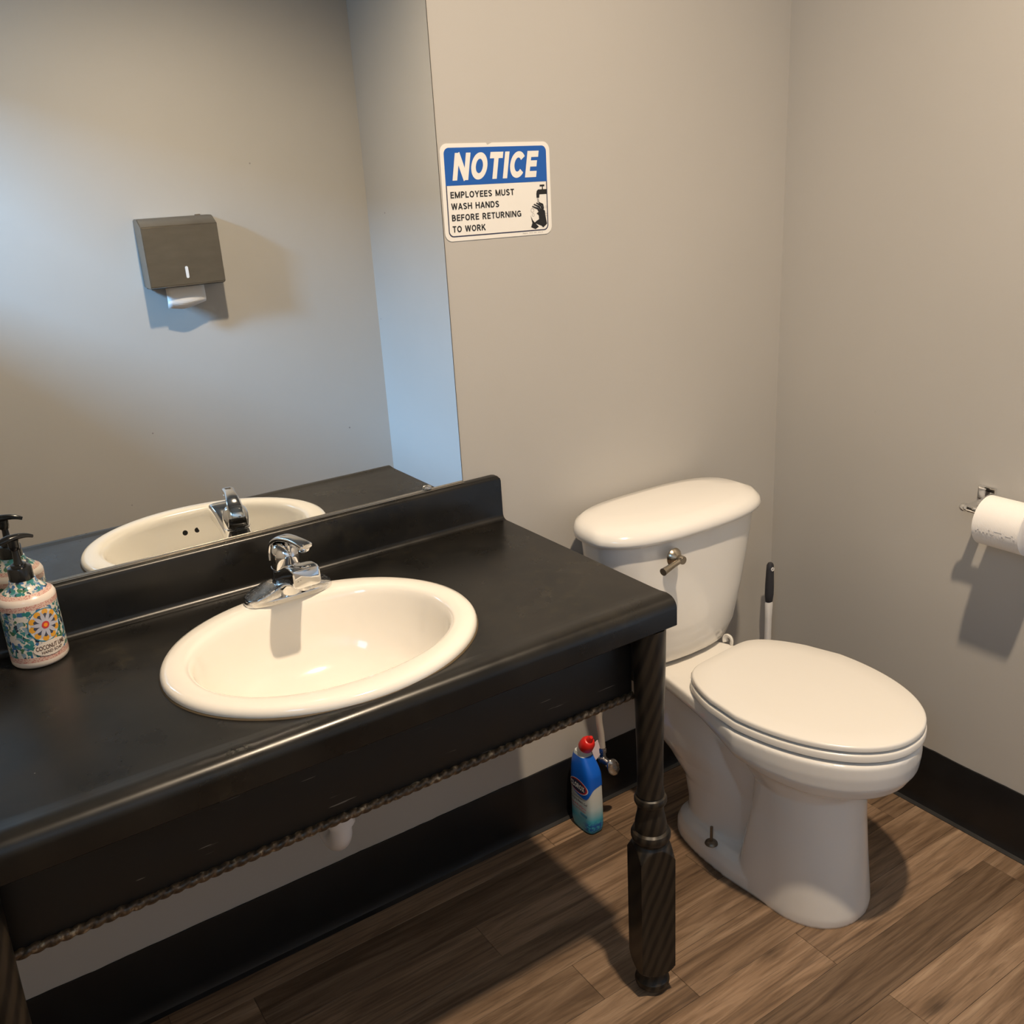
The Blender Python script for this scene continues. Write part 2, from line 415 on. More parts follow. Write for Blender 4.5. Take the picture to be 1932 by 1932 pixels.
# floor: a sub-floor slab with every plank its own piece
fl = struct('floor', box((XL, YF, -.02), (0, 0, -.004)), 'dark', 'brown wood-look plank floor')
PW = .1068; edges = [-.080-PW*k for k in range(-1, 22)]
pl_cache = {}
row = 0
for k in range(len(edges)-1):
    y1 = min(edges[k], 0.); y0 = max(edges[k+1], YF)
    if y1-y0 < .01: continue
    x = XL - random.random()*.9
    while x < 0:
        L = .914; a, b = max(x, XL), min(x+L, 0)
        if b-a > .02:
            key = (round(b-a, 4), round(y1-y0, 4))
            if key not in pl_cache: pl_cache[key] = box((0, 0, -.006), (b-a-.0006, y1-y0-.0006, 0), .0006, 1)
            obj('plank', pl_cache[key], 'plank', fl, (a, y0, 0))
        x += L
# rubber cove base
def baseboard(name, axis, a, b, plane, sgn, seed, label=None):
    """profile swept along an axis; sgn = direction from the wall into the room"""
    n = int(abs(b-a)/.012); rings = []
    for i in range(n+1):
        s = a+(b-a)*i/n
        h = .163+.0022*noise.noise(Vector((s*9, seed, 0)))+.0012*noise.noise(Vector((s*40, seed, 3)))
        pr = [(0, h), (.004, h), (.005, h-.004), (.005, .03), (.006, .016), (.011, .006), (.019, .0015), (.019, 0.0002), (0, 0.0002)]
        rings.append([(s, plane+sgn*d, z) if axis == 0 else (plane+sgn*d, s, z) for d, z in pr])
    struct(name, loft(rings, ang=30), 'base', label)
baseboard('baseboard_back', 0, XL, -.001, -.0002, -1, 1, 'black rubber baseboard under the vanity')
baseboard('baseboard_right', 1, YF, -.001, -.0002, -1, 2, 'black rubber baseboard beside the toilet')
baseboard('baseboard_front', 0, XL, 0, YF+.0002, 1, 3)
baseboard('baseboard_left', 1, YF, 0, XL+.0002, 1, 4)

# ============================================================ MIRROR
XM = -.960; ZM = ZT+.0985
mi = thing('wall_mirror', 'large frameless wall mirror above the vanity', 'mirror', (-1.55, 0, ZM))
def rel(me, o): me.transform(T(*(-Vector(o.location)))); return me
obj('backing', rel(box((-2.14, -.0050, ZM), (XM, -.0004, 2.15)), mi), 'mirroredge', mi)
obj('glass', rel(box((-2.139, -.0062, ZM+.0005), (XM-.0022, -.0051, 2.149)), mi), 'mirror', mi)
obj('bottom_channel', rel(join(box((-2.139, -.0098, ZM-.0009), (XM-.001, -.0063, ZM+.0034), .0010), box((-2.139, -.0125, ZM-.0009), (XM-.001, -.0100, ZM+.0010), .0005)), mi), 'alu', mi)
ck = obj('clip', rel(join(box((-1.054, -.0128, ZM+.0014), (-1.038, -.0064, ZM+.011), .0025), box((-1.050, -.0150, ZM+.003), (-1.042, -.0115, ZM+.008), .0015)), mi), 'dullchrome', mi)
ck['label'] = 'small clear clip at the bottom edge'

# ============================================================ NOTICE SIGN
SXo, SZo, SR = -.9537, 1.6068, -.0104
def sgnf(d):
    c, s = math.cos(SR), math.sin(SR)
    return lambda x, y: (SXo+x*c-y*s+0, -d, SZo+x*s+y*c)
sg = thing('notice_sign', 'white and blue hand-washing notice stuck on the wall beside the mirror', 'sign', (SXo, 0, SZo))
def part(name, me, material, par): return obj(name, rel(me, par), material, par)
outl = roundrect(0, -.178, .254, 0, .016)
# little nick in the upper edge
nick = []
for q in outl: nick.append(q)
i_top = max(i for i, q in enumerate(nick) if abs(q[1]) < 1e-6 and q[0] > .2)
nick[i_top+1:i_top+1] = [(.118, 0), (.107, -.004), (.104, 0)]
part('plate', extrude_poly(nick, sgnf(.0012), sgnf(.0002)), 'whiteplate', sg)
B0, B1, BX0, BX1 = -.0075, -.1705, .0085, .2455
# blue header: rounded at the top only
hd = [(BX0, -.0755)]+[(BX1, -.0755)]+[(BX1-.011+.011*math.cos(math.radians(a)), B0-.011+.011*math.sin(math.radians(a))) for a in range(0, 91, 15)]+[(BX0+.011+.011*math.cos(math.radians(a)), B0-.011+.011*math.sin(math.radians(a))) for a in range(90, 181, 15)]
part('header_panel', extrude_poly(hd, sgnf(.0015), sgnf(.0012)), 'blueink', sg)
o1 = roundrect(BX0, B1, BX1, B0, .011); o2 = roundrect(BX0+.0023, B1+.0023, BX1-.0023, B0-.0023, .0092)
n_ = len(o1); f_ = sgnf(.0014)
part('border_line', pyd([f_(*q) for q in o1]+[f_(*q) for q in o2], [(i, (i+1) % n_, n_+(i+1) % n_, n_+i) for i in range(n_)], sm=False), 'navyink', sg)
def fit_text(s, x0, x1, y0, h, bold, shear, fn):
    me = textmesh(s, 1., bold, shear)
    xs = [v.co.x for v in me.vertices]; ys = [v.co.y for v in me.vertices]
    a, b, c, d = min(xs), max(xs), min(ys), max(ys)
    for v in me.vertices:
        v.co.x = x0+(v.co.x-a)/(b-a)*(x1-x0); v.co.y = y0+(v.co.y-c)/(d-c)*h
    return remap(me, fn)
# plain grotesque capitals drawn as strokes in a unit box
def arc(cx, cy, rx, ry, a0, a1, n=14): return [(cx+rx*math.cos(math.radians(a0+(a1-a0)*k/n)), cy+ry*math.sin(math.radians(a0+(a1-a0)*k/n))) for k in range(n+1)]
def glyphs(wd):
    h = wd/2; t, b, r = 1-h, h, 1-h
    def bowl(y0, y1, x1): return [(h, y1), (x1-.28, y1)]+arc(x1-.28, (y0+y1)/2, .28, (y1-y0)/2, 90, -90, 10)+[(h, y0)]
    return {
     'N': (.80, [[(h, 0), (h, 1)], [(h, 1-h*.2), (.80-h, h*.2)], [(.80-h, 0), (.80-h, 1)]]),
     'O': (.84, [arc(.42, .5, .42-h, .5-h, 90, 450, 40)]),
     'T': (.68, [[(0, t), (.68, t)], [(.34, 0), (.34, t)]]),
     'I': (wd, [[(h, 0), (h, 1)]]),
     'C': (.78, [arc(.42, .5, .42-h, .5-h, 38, 322, 30)]),
     'E': (.62, [[(h, 0), (h, 1)], [(h, t), (.62, t)], [(h, .52), (.58, .52)], [(h, b), (.62, b)]]),
     'F': (.60, [[(h, 0), (h, 1)], [(h, t), (.60, t)], [(h, .50), (.55, .50)]]),
     'M': (.92, [[(h, 0), (h, 1)], [(h, 1-h*.3), (.46, .04)], [(.46, .04), (.92-h, 1-h*.3)], [(.92-h, 0), (.92-h, 1)]]),
     'P': (.66, [[(h, 0), (h, 1)], bowl(.46, t, .66-h)]),
     'R': (.74, [[(h, 0), (h, 1)], bowl(.48, t, .68-h), [(.36, .48), (.74-h, 0)]]),
     'B': (.72, [[(h, 0), (h, 1)], bowl(.53, t, .64-h), bowl(b, .53, .70-h)]),
     'D': (.76, [[(h, 0), (h, 1)], [(h, t), (.36, t)]+arc(.36, .5, .40-h, .5-h, 90, -90, 16)+[(h, b)]]),
     'L': (.58, [[(h, 0), (h, 1)], [(h, b), (.58, b)]]),
     'Y': (.74, [[(h*.6, 1), (.37, .44)], [(.74-h*.6, 1), (.37, .44)], [(.37, 0), (.37, .46)]]),
     'S': (.68, [arc(.34, .735, .34-h, .265-h, 20, 255, 18)+[(.38, .50)]+arc(.34, .265+.005, .34-h, .27-h, 72, -160, 18)]),
     'U': (.76, [[(h, 1), (h, .32)]+arc(.38, .32, .38-h, .32-h, 180, 360, 16)+[(.76-h, 1)]]),
     'W': (1.06, [[(h*.6, 1), (.28, .02)], [(.28, .02), (.53, .98)], [(.53, .98), (.78, .02)], [(.78, .02), (1.06-h*.6, 1)]]),
     'A': (.76, [[(h*.6, 0), (.38, 1-h*.2)], [(.76-h*.6, 0), (.38, 1-h*.2)], [(.15, .30), (.61, .30)]]),
     'H': (.76, [[(h, 0), (h, 1)], [(h, .52), (.76-h, .52)], [(.76-h, 0), (.76-h, 1)]]),
     'G': (.82, [arc(.42, .5, .42-h, .5-h, 42, 330, 30), [(.80-h, .06), (.80-h, .48)], [(.46, .46), (.80, .46)]]),
     'K': (.74, [[(h, 0), (h, 1)], [(h, .36), (.74-h, 1)], [(.30, .56), (.74-h*.6, 0)]]),
     'X': (.74, [[(h*.6, 0), (.74-h*.6, 1)], [(h*.6, 1), (.74-h*.6, 0)]]),
     ' ': (.36, [])}
def stroke_text(txt, x0, x1, y0, hgt, wd, shear, fn, gap=.13, nrm=(0, -1, 0)):
    gl = glyphs(wd); V, Fc, D = [], [], []; x = 0; ns = 0
    for ch in txt:
        adv, st = gl[ch]
        for ln in st:
            n = len(ln); base = len(V)
            for k in range(n):
                a, b = ln[max(k-1, 0)], ln[min(k+1, n-1)]
                closed = n > 3 and abs(ln[0][0]-ln[-1][0])+abs(ln[0][1]-ln[-1][1]) < 1e-6
                if closed and k in (0, n-1): a, b = ln[n-2], ln[1]
                dx, dy = b[0]-a[0], b[1]-a[1]; L = math.hypot(dx, dy); dx, dy = dx/L, dy/L
                f = 1.
                if 0 < k < n-1:
                    ux, uy = ln[k][0]-ln[k-1][0], ln[k][1]-ln[k-1][1]; ul = math.hypot(ux, uy) or 1
                    f = 1/max(.6, (ux*dx+uy*dy)/ul)
                V.append((x+ln[k][0]-dy*wd/2*f, ln[k][1]+dx*wd/2*f)); V.append((x+ln[k][0]+dy*wd/2*f, ln[k][1]-dx*wd/2*f))
            ns += 1; D += [ns % 4*.00004]*(2*n)
            for k in range(n-1): Fc.append((base+2*k, base+2*k+1, base+2*k+3, base+2*k+2))
        x += adv+gap
    V = [(u+shear*v, v) for u, v in V]; a = min(u for u, v in V); b = max(u for u, v in V)
    me = bpy.data.meshes.new('m')
    me.from_pydata([tuple(Vector(fn(x0+(u-a)/(b-a)*(x1-x0), y0+v*hgt))+Vector(nrm)*d) for (u, v), d in zip(V, D)], [], Fc); me.update(); return me
part('headline_lettering', stroke_text('NOTICE', .024, .2275, -.0665, .0495, .235, .20, sgnf(.0017), .10), 'whiteplate', sg)
for s_, x1, y in (('EMPLOYEES MUST', .1640, -.0985), ('WASH HANDS', .1270, -.1195), ('BEFORE RETURNING', .1790, -.1405), ('TO WORK', .0930, -.1615)):
    part('lettering', stroke_text(s_, .0175, x1, y, .0118, .185, 0, sgnf(.0016), .15), 'blackink', sg)
# pictogram: tap over two hands
def hsc(q): return (.2415+(q[0]-.2415)*1.22, -.138+(q[1]+.138)*1.12)
pf = sgnf(.0016)
tap = [(.2437, -.0905), (.2437, -.1000), (.2255, -.1000), (.2245, -.1065), (.2180, -.1065), (.2180, -.0985), (.2190, -.0935), (.2225, -.0905), (.2320, -.0905), (.2325, -.0850), (.2270, -.0850), (.2270, -.0815), (.2385, -.0815), (.2385, -.0850), (.2345, -.0850), (.2350, -.0905)]
part('tap_pictogram', poly2d(tap, pf), 'blackink', sg)
part('water_pictogram', poly2d([(.2195, -.1075), (.2230, -.1075), (.2250, -.1150), (.2200, -.1150)], pf), 'greyink', sg)
hands = [poly2d([hsc(q) for q in [(.2120, -.1530), (.2090, -.1400), (.2130, -.1480), (.2190, -.1545), (.2250, -.1600), (.2180, -.1640), (.2090, -.1600)]], pf),
         poly2d([hsc(q) for q in [(.2330, -.1280), (.2385, -.1330), (.2395, -.1430), (.2420, -.1560), (.2340, -.1620), (.2300, -.1585), (.2160, -.1530), (.2200, -.1500), (.2260, -.1470), (.2255, -.1400), (.2215, -.1370)]], pf)]
for (a, b) in (((.2130, -.1240), (.2290, -.1370)), ((.2165, -.1205), (.2310, -.1345)), ((.2215, -.1185), (.2335, -.1325)), ((.2265, -.1180), (.2355, -.1300))):
    d = Vector((b[0]-a[0], b[1]-a[1])).normalized(); n2 = Vector((-d.y, d.x))*.0017
    mid = Vector(((a[0]+b[0])/2, (a[1]+b[1])/2))+Vector((.003, .002))
    L = [Vector(a)+n2*.6, mid+n2, Vector(b)+n2, Vector(b)-n2, mid-n2, Vector(a)-n2*.6]
    hands.append(poly2d([hsc((q.x, q.y)) for q in L], sgnf(.0016+.00004*len(hands))))
part('hands_pictogram', join(*hands), 'blackink', sg)
bub = [disc2d(r, r, pf, x, y, 1, 18, .82) for x, y, r in ((.207, -.130, .0042), (.2105, -.1215, .0022), (.2085, -.1390, .003), (.2405, -.1250, .0024), (.2405, -.1400, .003))]
for b_ in bub: part('bubble_pictogram', b_, 'greyink', sg)
part('fine_print', fit_text('Signs  No. 04  2016', .181, .231, -.1750, .0026, .0, 0, sgnf(.0015)), 'greyink', sg)

# ============================================================ VANITY TABLE
vt = thing('vanity_table', 'black painted vanity table frame with turned legs under the worktop', 'vanity table', (-1.45, -.3, 0))
part('front_apron', box((-1.945, -.512, .655), (-.935, -.494, .7925), .0015), 'apron', vt)
part('side_apron', box((-.9015, -.520, .655), (-.8875, -.004, .7925), .0015), 'apron', vt)
sa2 = part('side_apron', box((-2.012, -.520, .655), (-1.998, -.004, .7925), .0015), 'apron', vt)
def ropetrim(p, d, L, r=.0075, pitch=.0175):
    p, d = Vector(p), Vector(d); b = Vector((0, 0, 1)); n = d.cross(b); rings = []
    N = int(L/.0016)
    for i in range(N+1):
        s = L*i/N; ph = 2*PI*s/pitch/2*1.0; ring = []
        for j in range(16):
            a = 2*PI*j/16; rr = r*(.70+.34*abs(math.cos(1.0*(a-ph))))
            ring.append(p+d*s+(n*math.cos(a)+b*math.sin(a))*rr)
        rings.append(ring)
    return loft(rings, ang=80)
part('rope_trim', ropetrim((-1.944, -.5135, .657), (1, 0, 0), 1.008), 'rope', vt)
part('rope_trim', ropetrim((-.8855, -.505, .657), (0, 1, 0), .49), 'rope', vt)
def leg_mesh():
    bm = []
    up_ = lathe([(.0315, .452), (.0262, .454), (.0240, .47), (.0245, .55), (.0265, .64), (.0290, .72), (.0300, .7925), (.0, .7925)][1:], 40)
    turn = lathe([(.0235, .458), (.0245, .452), (.0285, .449), (.0305, .444), (.0305, .439), (.0285, .434), (.0255, .431), (.0245, .426), (.0250, .414), (.0285, .398), (.0300, .388), (.0295, .380), (.0300, .377), (.0350, .374), (.0375, .368), (.0375, .362), (.0350, .356), (.0310, .352), (.0310, .34)], 48)
    # square block whose corners are turned off at both ends
    rings = []; seg = 96; s = .0345
    def sqr(z, rmax):
        out = []
        for j in range(seg):
            t = 2*PI*j/seg+PI/4; c, q = math.cos(t), math.sin(t)
            r = min(s/max(abs(c), abs(q)), rmax); out.append((r*c, r*q, z))
        return out
    KP = [(.350, .0300), (.347, .0335), (.342, .0368), (.334, .0412), (.326, .0455), (.319, .0489), (.068, .0489), (.060, .0440), (.054, .0385), (.049, .0300)]
    for (za, ra), (zb, rb) in zip(KP, KP[1:]):
        st = 1 if za-zb > .1 else max(1, int((za-zb)/.0016))
        for k in range(st): rings.append(sqr(za+(zb-za)*k/st, ra+(rb-ra)*k/st))
    rings.append(sqr(*KP[-1]))
    block = loft(rings, ang=30)
    foot = lathe([(.0250, .056), (.0235, .048), (.0240, .038), (.0280, .030), (.0330, .024), (.0345, .018), (.0330, .011), (.0270, .004), (.0220, .0005)], 40)
    return join(up_, turn, block, foot)
lm = leg_mesh(); lm.set_sharp_from_angle(angle=math.radians(24))
for x, rz in ((-.9145, math.radians(-18)), (-1.967, math.radians(14))):
    l = obj('leg', lm, 'oak', vt, (x+1.45, -.535+.3, 0)); l.rotation_euler.z = rz

# ============================================================ WORKTOP
wt = thing('worktop', 'black laminate worktop with backsplash around the oval sink', 'countertop', (-1.45, -.3, ZT))
prof = [(-.0005, ZT-.030), (-.0005, ZT)]
prof += [(-.034, ZT), (-.10, ZT), (-.505, ZT), (-.520, ZT+.0004), (-.530, ZT+.0016), (-.538, ZT+.0024), (-.5445, ZT+.0016)]
for k in range(0, 9):
    a = math.radians(82-82*k/8); prof.append((-.5445-.0199*math.cos(a), ZT-.0205+.0215*math.sin(a)))
prof += [(-.5644, ZT-.038), (-.5644, ZT-.0500), (-.5620, ZT-.0525), (-.545, ZT-.0525), (-.543, ZT-.0500), (-.543, ZT-.030)]
xs = [CXL, CXL+.001, CXR-.001, CXR]
rings = []
for x in (CXL, CXR): rings.append([(x, y, z) for y, z in prof])
slab = obj('slab', loft(rings, ang=35), 'laminate', wt)
slab.data.transform(T(*(-Vector(wt.location))))
cut = obj('cutter', loft([superell(SA-.018, SB-.018, 2, 72, SX, SY, z) for z in (ZT-.1, ZT+.1)]), None)
cut.data.transform(T(*(-Vector(wt.location)))); cut.parent = wt
md = slab.modifiers.new('b', 'BOOLEAN'); md.operation = 'DIFFERENCE'; md.solver = 'EXACT'; md.object = cut
bpy.context.view_layer.update(); apply_mods(slab); bpy.data.objects.remove(cut); smooth(slab.data, 35)
bp = [(-.0005, ZT+.0002), (-.0330, ZT+.0002)]
for k in range(0, 7):
    a = math.radians(90*k/6); bp.append((-.0330+.0125*math.sin(a)*1.0, ZT+.0002+.0125*(1-math.cos(a))))
bp += [(-.0200, ZT+.050), (-.0195, ZT+.088), (-.0185, ZT+.0925), (-.0165, ZT+.0955), (-.0130, ZT+.0972), (-.0005, ZT+.0975)]
rings = []
for x, ins in ((CXL, 0), (CXR-.012, 0), (CXR-.005, .0015), (CXR-.001, .006), (CXR, .011)):
    top = ZT+.0975-ins
    rings.append([(x, y, min(z, top)) for y, z in bp])
part('backsplash', loft(rings, ang=35), 'laminate', wt)

# ============================================================ SINK
sk = thing('sink', 'oval cream-white drop-in sink set in the black worktop', 'sink', (SX, SY, ZT))
prf = [(1.0, 1.0, .0005), (1.004, 1.004, .004), (1.0, 1.0, .009), (.985, .985, .0135), (.955, .955, .0160), (.90, .88, .0165), (.865, .81, .0158), (.842, .778, .0135), (.824, .756, .008), (.812, .742, -.002), (.795, .725, -.025), (.77, .70, -.055), (.72, .65, -.088), (.62, .55, -.115), (.45, .39, -.132), (.22, .19, -.140), (.085, .095, -.1425)]
rings = []
for ax, by, z in prf:
    k = max(0., min(1., (1.0-by)/.24)); cy = -.003*k
    rings.append(superell(SA*ax, SB*by, 2.0+.12*k, 88, 0, cy, z))
un = [superell(SA*ax, SB*by, 2.1, 88, 0, -.003, z) for ax, by, z in ((.095, .105, -.152), (.42, .38, -.142), (.60, .55, -.122), (.76, .69, -.088), (.82, .76, -.045), (.86, .80, -.004), (.90, .90, .0006))]
basin = loft(list(reversed(rings))+[rings[0]], False, False, ang=60)
basin = loft(un+rings, False, False, ang=60)
obj('basin', basin, 'sinkporc', sk)
obj('drain', lathe([(.0, -.1425), (.008, -.1425), (.010, -.1405), (.0135, -.1405), (.0150, -.1440), (.019, -.1440), (.0205, -.1395), (.0235, -.1390), (.0245, -.1405), (.0, -.146)], 32), 'chrome', sk)
cl = obj('caulk_bead', loft([superell(SA*f, SB*f, 2, 88, 0, 0, z) for f, z in ((1.0, .0034), (1.0085, .0012), (1.010, .0002), (.985, .0002))]+[superell(SA, SB, 2, 88, 0, 0, .0034)], False, False), 'caulk', sk)
cl['label'] = 'yellowed caulk line round the rim'
for dx in (-.012, .016):
    # overflow holes on the front inner wall
    me = lathe([(0, .0005), (.0055, .0005), (.0065, 0), (.0065, -.001)], 20)
    o = obj('overflow_hole', me, 'dark', sk, (dx-.0, -SB*.7205-.003, -.030)); o.rotation_euler = (math.radians(-78), 0, 0)

# ============================================================ FAUCET
FX, FY, FZ = -1.405, -.1330, ZT+.0163
fc = thing('faucet', 'chrome single-lever faucet on the back rim of the sink', 'faucet', (FX, FY, FZ))
def rr_ring(cx, hw, y0, y1, z0, z1, n=3.2, seg=28):
    """section in the y-z plane at x=cx"""
    return [(cx, (y0+y1)/2+p[0], (z0+z1)/2+p[1]) for p in superell((y1-y0)/2, (z1-z0)/2, n, seg)]
plate = loft([superell(.0800, .0290, 2.6, 64, 0, 0, 0), superell(.0800, .0290, 2.6, 64, 0, 0, .006), superell(.0790, .0283, 2.6, 64, 0, 0, .0085), superell(.076, .026, 2.6, 64, 0, 0, .0092)], ang=35)
obj('base_plate', plate, 'chrome', fc)
def wing(sgn):
    R = []
    for u, hw, h in ((.0762, .0140, .0125), (.0735, .0200, .0138), (.066, .0250, .0162), (.052, .0272, .0212), (.038, .0275, .0268), (.028, .0270, .0300), (.022, .0255, .0306)):
        R.append([(sgn*u, p[0], .006+(p[1]+1)/2*(h-.006)) for p in [(q[0], q[1]) for q in superell(hw, 1., 5, 40)]])
    return loft(R, ang=42)
obj('side_shoulder', wing(-1), 'dullchrome', fc); obj('side_shoulder', wing(1), 'dullchrome', fc)
# body column leaning forward a little
lean = Matrix.Rotation(math.radians(6), 4, 'X')
body = xf(lathe([(.0275, .005), (.0265, .030), (.0250, .045), (.0246, .054), (.0250, .0555), (.0256, .0560), (.0256, .0580), (.0236, .0590)], 40), lean)
obj('body', body, 'chrome', fc)
# spout: broad nose reaching over the bowl
R = []
for y, hw, z0, z1, n in ((.014, .0215, .006, .050, 3), (-.010, .0245, .010, .056, 3.4), (-.035, .0252, .026, .068, 3.8), (-.060, .0252, .039, .0790, 4.5), (-.085, .0250, .0475, .0855, 6), (-.101, .0248, .0500, .0850, 7), (-.1060, .0238, .0508, .0838, 7), (-.1072, .0220, .0525, .0820, 7)):
    R.append([(p[0], y, (z0+z1)/2+p[1]) for p in superell(hw, (z1-z0)/2, n, 40)])
obj('spout', loft(R, ang=40), 'chrome', fc)
obj('aerator', xf(lathe([(.0, .042), (.0105, .042), (.0115, .044), (.0115, .054)], 28), T(0, -.090, 0)), 'dullchrome', fc)
# lever: dome with an arched handle reaching forward
hd_ = thing('tmp', 'x', 'x'); bpy.data.objects.remove(hd_)
hrot = Matrix.Translation((0, -.0060, .0565)) @ Matrix.Rotation(math.radians(10), 4, 'Z')
dome = lathe([(.0245, .000), (.0252, .004), (.0256, .014), (.0250, .026), (.0222, .036), (.0165, .0425), (.0085, .0455), (0, .0462)], 36)
h = obj('handle', xf(dome, hrot @ Matrix.Rotation(math.radians(8), 4, 'X')), 'chrome', fc)
P = smoothpath([(0, .0235, .010), (0, .0255, .026), (0, .018, .043), (0, -.002, .0535), (0, -.026, .0575), (0, -.050, .0585), (0, -.070, .0580), (0, -.082, .0565)], 6)
R = []
for i, p in enumerate(P):
    f = i/(len(P)-1); hw = .0190-.0080*min(1, f*1.5)+(.0015*max(0, f-.6)/.4); th = .0038+.0016*math.sin(PI*f)
    if f > .93: hw *= 1-.25*((f-.93)/.07)**2
    t = (P[min(i+1, len(P)-1)]-P[max(i-1, 0)]).normalized(); nn = Vector((1, 0, 0)).cross(t).normalized()
    R.append([p+Vector((1, 0, 0))*q[0]+nn*q[1] for q in superell(hw, th, 2.6, 24)])
obj('lever', xf(loft(R, ang=50), hrot), 'chrome', h)
tip = lathe([(0, -.008), (.006, -.0075), (.0105, -.004), (.012, 0), (.0105, .004), (0, .006)], 28)
obj('lever_tip', xf(tip, hrot @ T(0, -.069, .0515)), 'chrome', h)

# ============================================================ SOAP BOTTLE
BR = .0435
sb = thing('soap_bottle', 'hand soap pump bottle with a bright floral print at the backsplash', 'soap bottle', (-1.8065, -.0685, ZT+.0003))
obj('bottle', lathe([(0, .0015), (.036, .0), (.0405, .0015), (.0428, .005), (.0432, .010), (.0430, .050), (.0428, .098), (.0432, .106), (.0430, .111), (.0405, .1165), (.034, .1215), (.026, .128), (.0205, .134), (.0195, .140), (0, .140)], 64, 60), 'soap', sb)
ZCp = .136
obj('pump_collar', lathe([(.0, ZCp), (.0176, ZCp), (.0180, ZCp+.002), (.0178, ZCp+.0225), (.0168, ZCp+.0245), (.0120, ZCp+.0255), (.0115, ZCp+.029), (.0090, ZCp+.0295), (0, ZCp+.0295)], 40), 'blackplastic', sb)
obj('pump_stem', lathe([(.0, ZCp+.028), (.0075, ZCp+.028), (.0060, ZCp+.034), (.0050, ZCp+.052), (.0072, ZCp+.054), (.0082, ZCp+.060), (.0086, ZCp+.069), (0, ZCp+.070)], 28), 'blackplastic', sb)
ns = tube([(-.022, -.004, ZCp+.0690), (-.006, -.001, ZCp+.0720), (.008, .002, ZCp+.0725), (.020, .005, ZCp+.0705), (.029, .007, ZCp+.0665)], [.0040, .0056, .0046, .0036, .0026], 18, 6, 1.5)
obj('pump_nozzle', ns, 'blackplastic', sb)
def wrap(a0, z0, eps):
    def f(x, y):
        a = a0+x/BR; r = .0430+eps
        return (r*math.cos(a), r*math.sin(a), z0+y)
    return f
A0 = math.radians(-90+19)
med = wrap(A0, .0705, .0005)
disc = obj('medallion', disc2d(.0262, .0278, med), 'labelcream', sb)
obj('medallion_ring', disc2d(.0262, .0278, wrap(A0, .0705, .0006), r0=.94, rings=1, seg=60), 'tealink', disc)
obj('medallion_field', disc2d(.0185, .0197, wrap(A0, .0705, .00062), 0, 0, 5, 40), 'medblue', disc)
for k in range(10):
    a = 2*PI*k/10+.15
    obj('gold_motif', disc2d(.0050, .0050, wrap(A0, .0705, .0007), .0204*math.cos(a), .0217*math.sin(a), 2, 12), 'gold', disc)
    obj('dark_motif', disc2d(.0030, .0030, wrap(A0, .0705, .0008), .0155*math.cos(a), .0165*math.sin(a), 2, 10), 'medblue', disc)
    pts = []; b = a+PI/10
    for s in (1, -1):
        for i in range(7):
            t = i/6 if s > 0 else 1-i/6
            rr = .003+.0190*t; wd = .0030*math.sin(PI*min(1, .12+t*.86))*s
            if (s < 0 and i in (0, 6)): continue
            pts.append((rr*math.cos(b)-wd*math.sin(b), (rr*math.sin(b)+wd*math.cos(b))*1.08))
    obj('petal', poly2d(pts, wrap(A0, .0705, .0010)), 'petal', disc)
obj('flower_heart', disc2d(.0060, .0062, wrap(A0, .0705, .0013), 0, 0, 2, 20), 'medred', disc)
obj('flower_eye', disc2d(.0032, .0034, wrap(A0, .0705, .0016), 0, 0, 2, 16), 'medorange', disc)
lw = wrap(A0, .0315, .0014)
lab = obj('label', disc2d(.0275, .0125, lw, .002, .0, 8, 44), 'labelcream', sb)
obj('lettering', fit_text('COCONUT LIME', -.0215, .0255, -.0010, .0075, .012, 0, wrap(A0, .0315, .0019)), 'brownink', lab)
obj('lettering', fit_text('HAND SOAP', -.0145, .0185, -.0078, .0050, .008, 0, wrap(A0, .0315, .0019)), 'brownink', lab)

# ============================================================ TOILET
XT = -.500
tl = thing('toilet', 'white two-piece toilet with closed lid between vanity and right wall', 'toilet', (XT, 0, 0), .08)
ZR = .449                       # rim top
def egg(yb, yf, hb, hw, ym, z, seg=72, nb=3.0, nf=2.12, pe=1.6):
    """plan outline: back edge yb with half width hb, widest hw at ym, rounded front yf (forward is -y)"""
    out = []
    for j in range(seg):
        t = 2*PI*j/seg; c, s = math.cos(t), math.sin(t)     # s<0 front
        if s <= 0:
            x = hw*math.copysign(abs(c)**(2/nf), c); y = ym+(ym-yf)*(-(abs(s)**(2/nf)))
        else:
            e = abs(s)**(2/nb); x = math.copysign(abs(c)**(2/nb), c)*(hw+(hb-hw)*e**pe); y = ym+(yb-ym)*e
        out.append((x, y, z))
    return out
# solid masses fused into one porcelain body
def rg(yf, k, z): return egg(-.020, yf, .084*k, .187*k, -.468, z, pe=.75, nb=3.6)
rim = loft([rg(-.660, .68, .336), rg(-.712, .85, .349), rg(-.738, .945, .366), rg(-.751, .99, .390), rg(-.754, 1., .418), rg(-.753, .995, ZR-.006), rg(-.749, .98, ZR-.001), rg(-.742, .96, ZR)])
for v in rim.vertices:          # the rim band thins towards the rear deck
    t = max(0., min(1., (v.co.y+.66)/.40)); t = t*t*(3-2*t)
    if v.co.z < ZR-.024: v.co.z = ZR-.024-(ZR-.024-v.co.z)*(1-.80*t)
col_ = loft([egg(-.410, -.672, .105, .117, -.545, .0, nb=8), egg(-.410, -.674, .105, .1175, -.545, .02, nb=8), egg(-.425, -.662, .103, .114, -.54, .12, nb=8), egg(-.445, -.652, .101, .112, -.53, .22, nb=8), egg(-.45, -.648, .104, .116, -.52, .30, nb=6), egg(-.42, -.665, .118, .134, -.50, .345, nb=5), egg(-.36, -.70, .118, .152, -.48, .390, nb=4)])
def ov(cx, cy, a, b, z, n=2.4): return superell(a, b, n, 48, cx, cy, z)
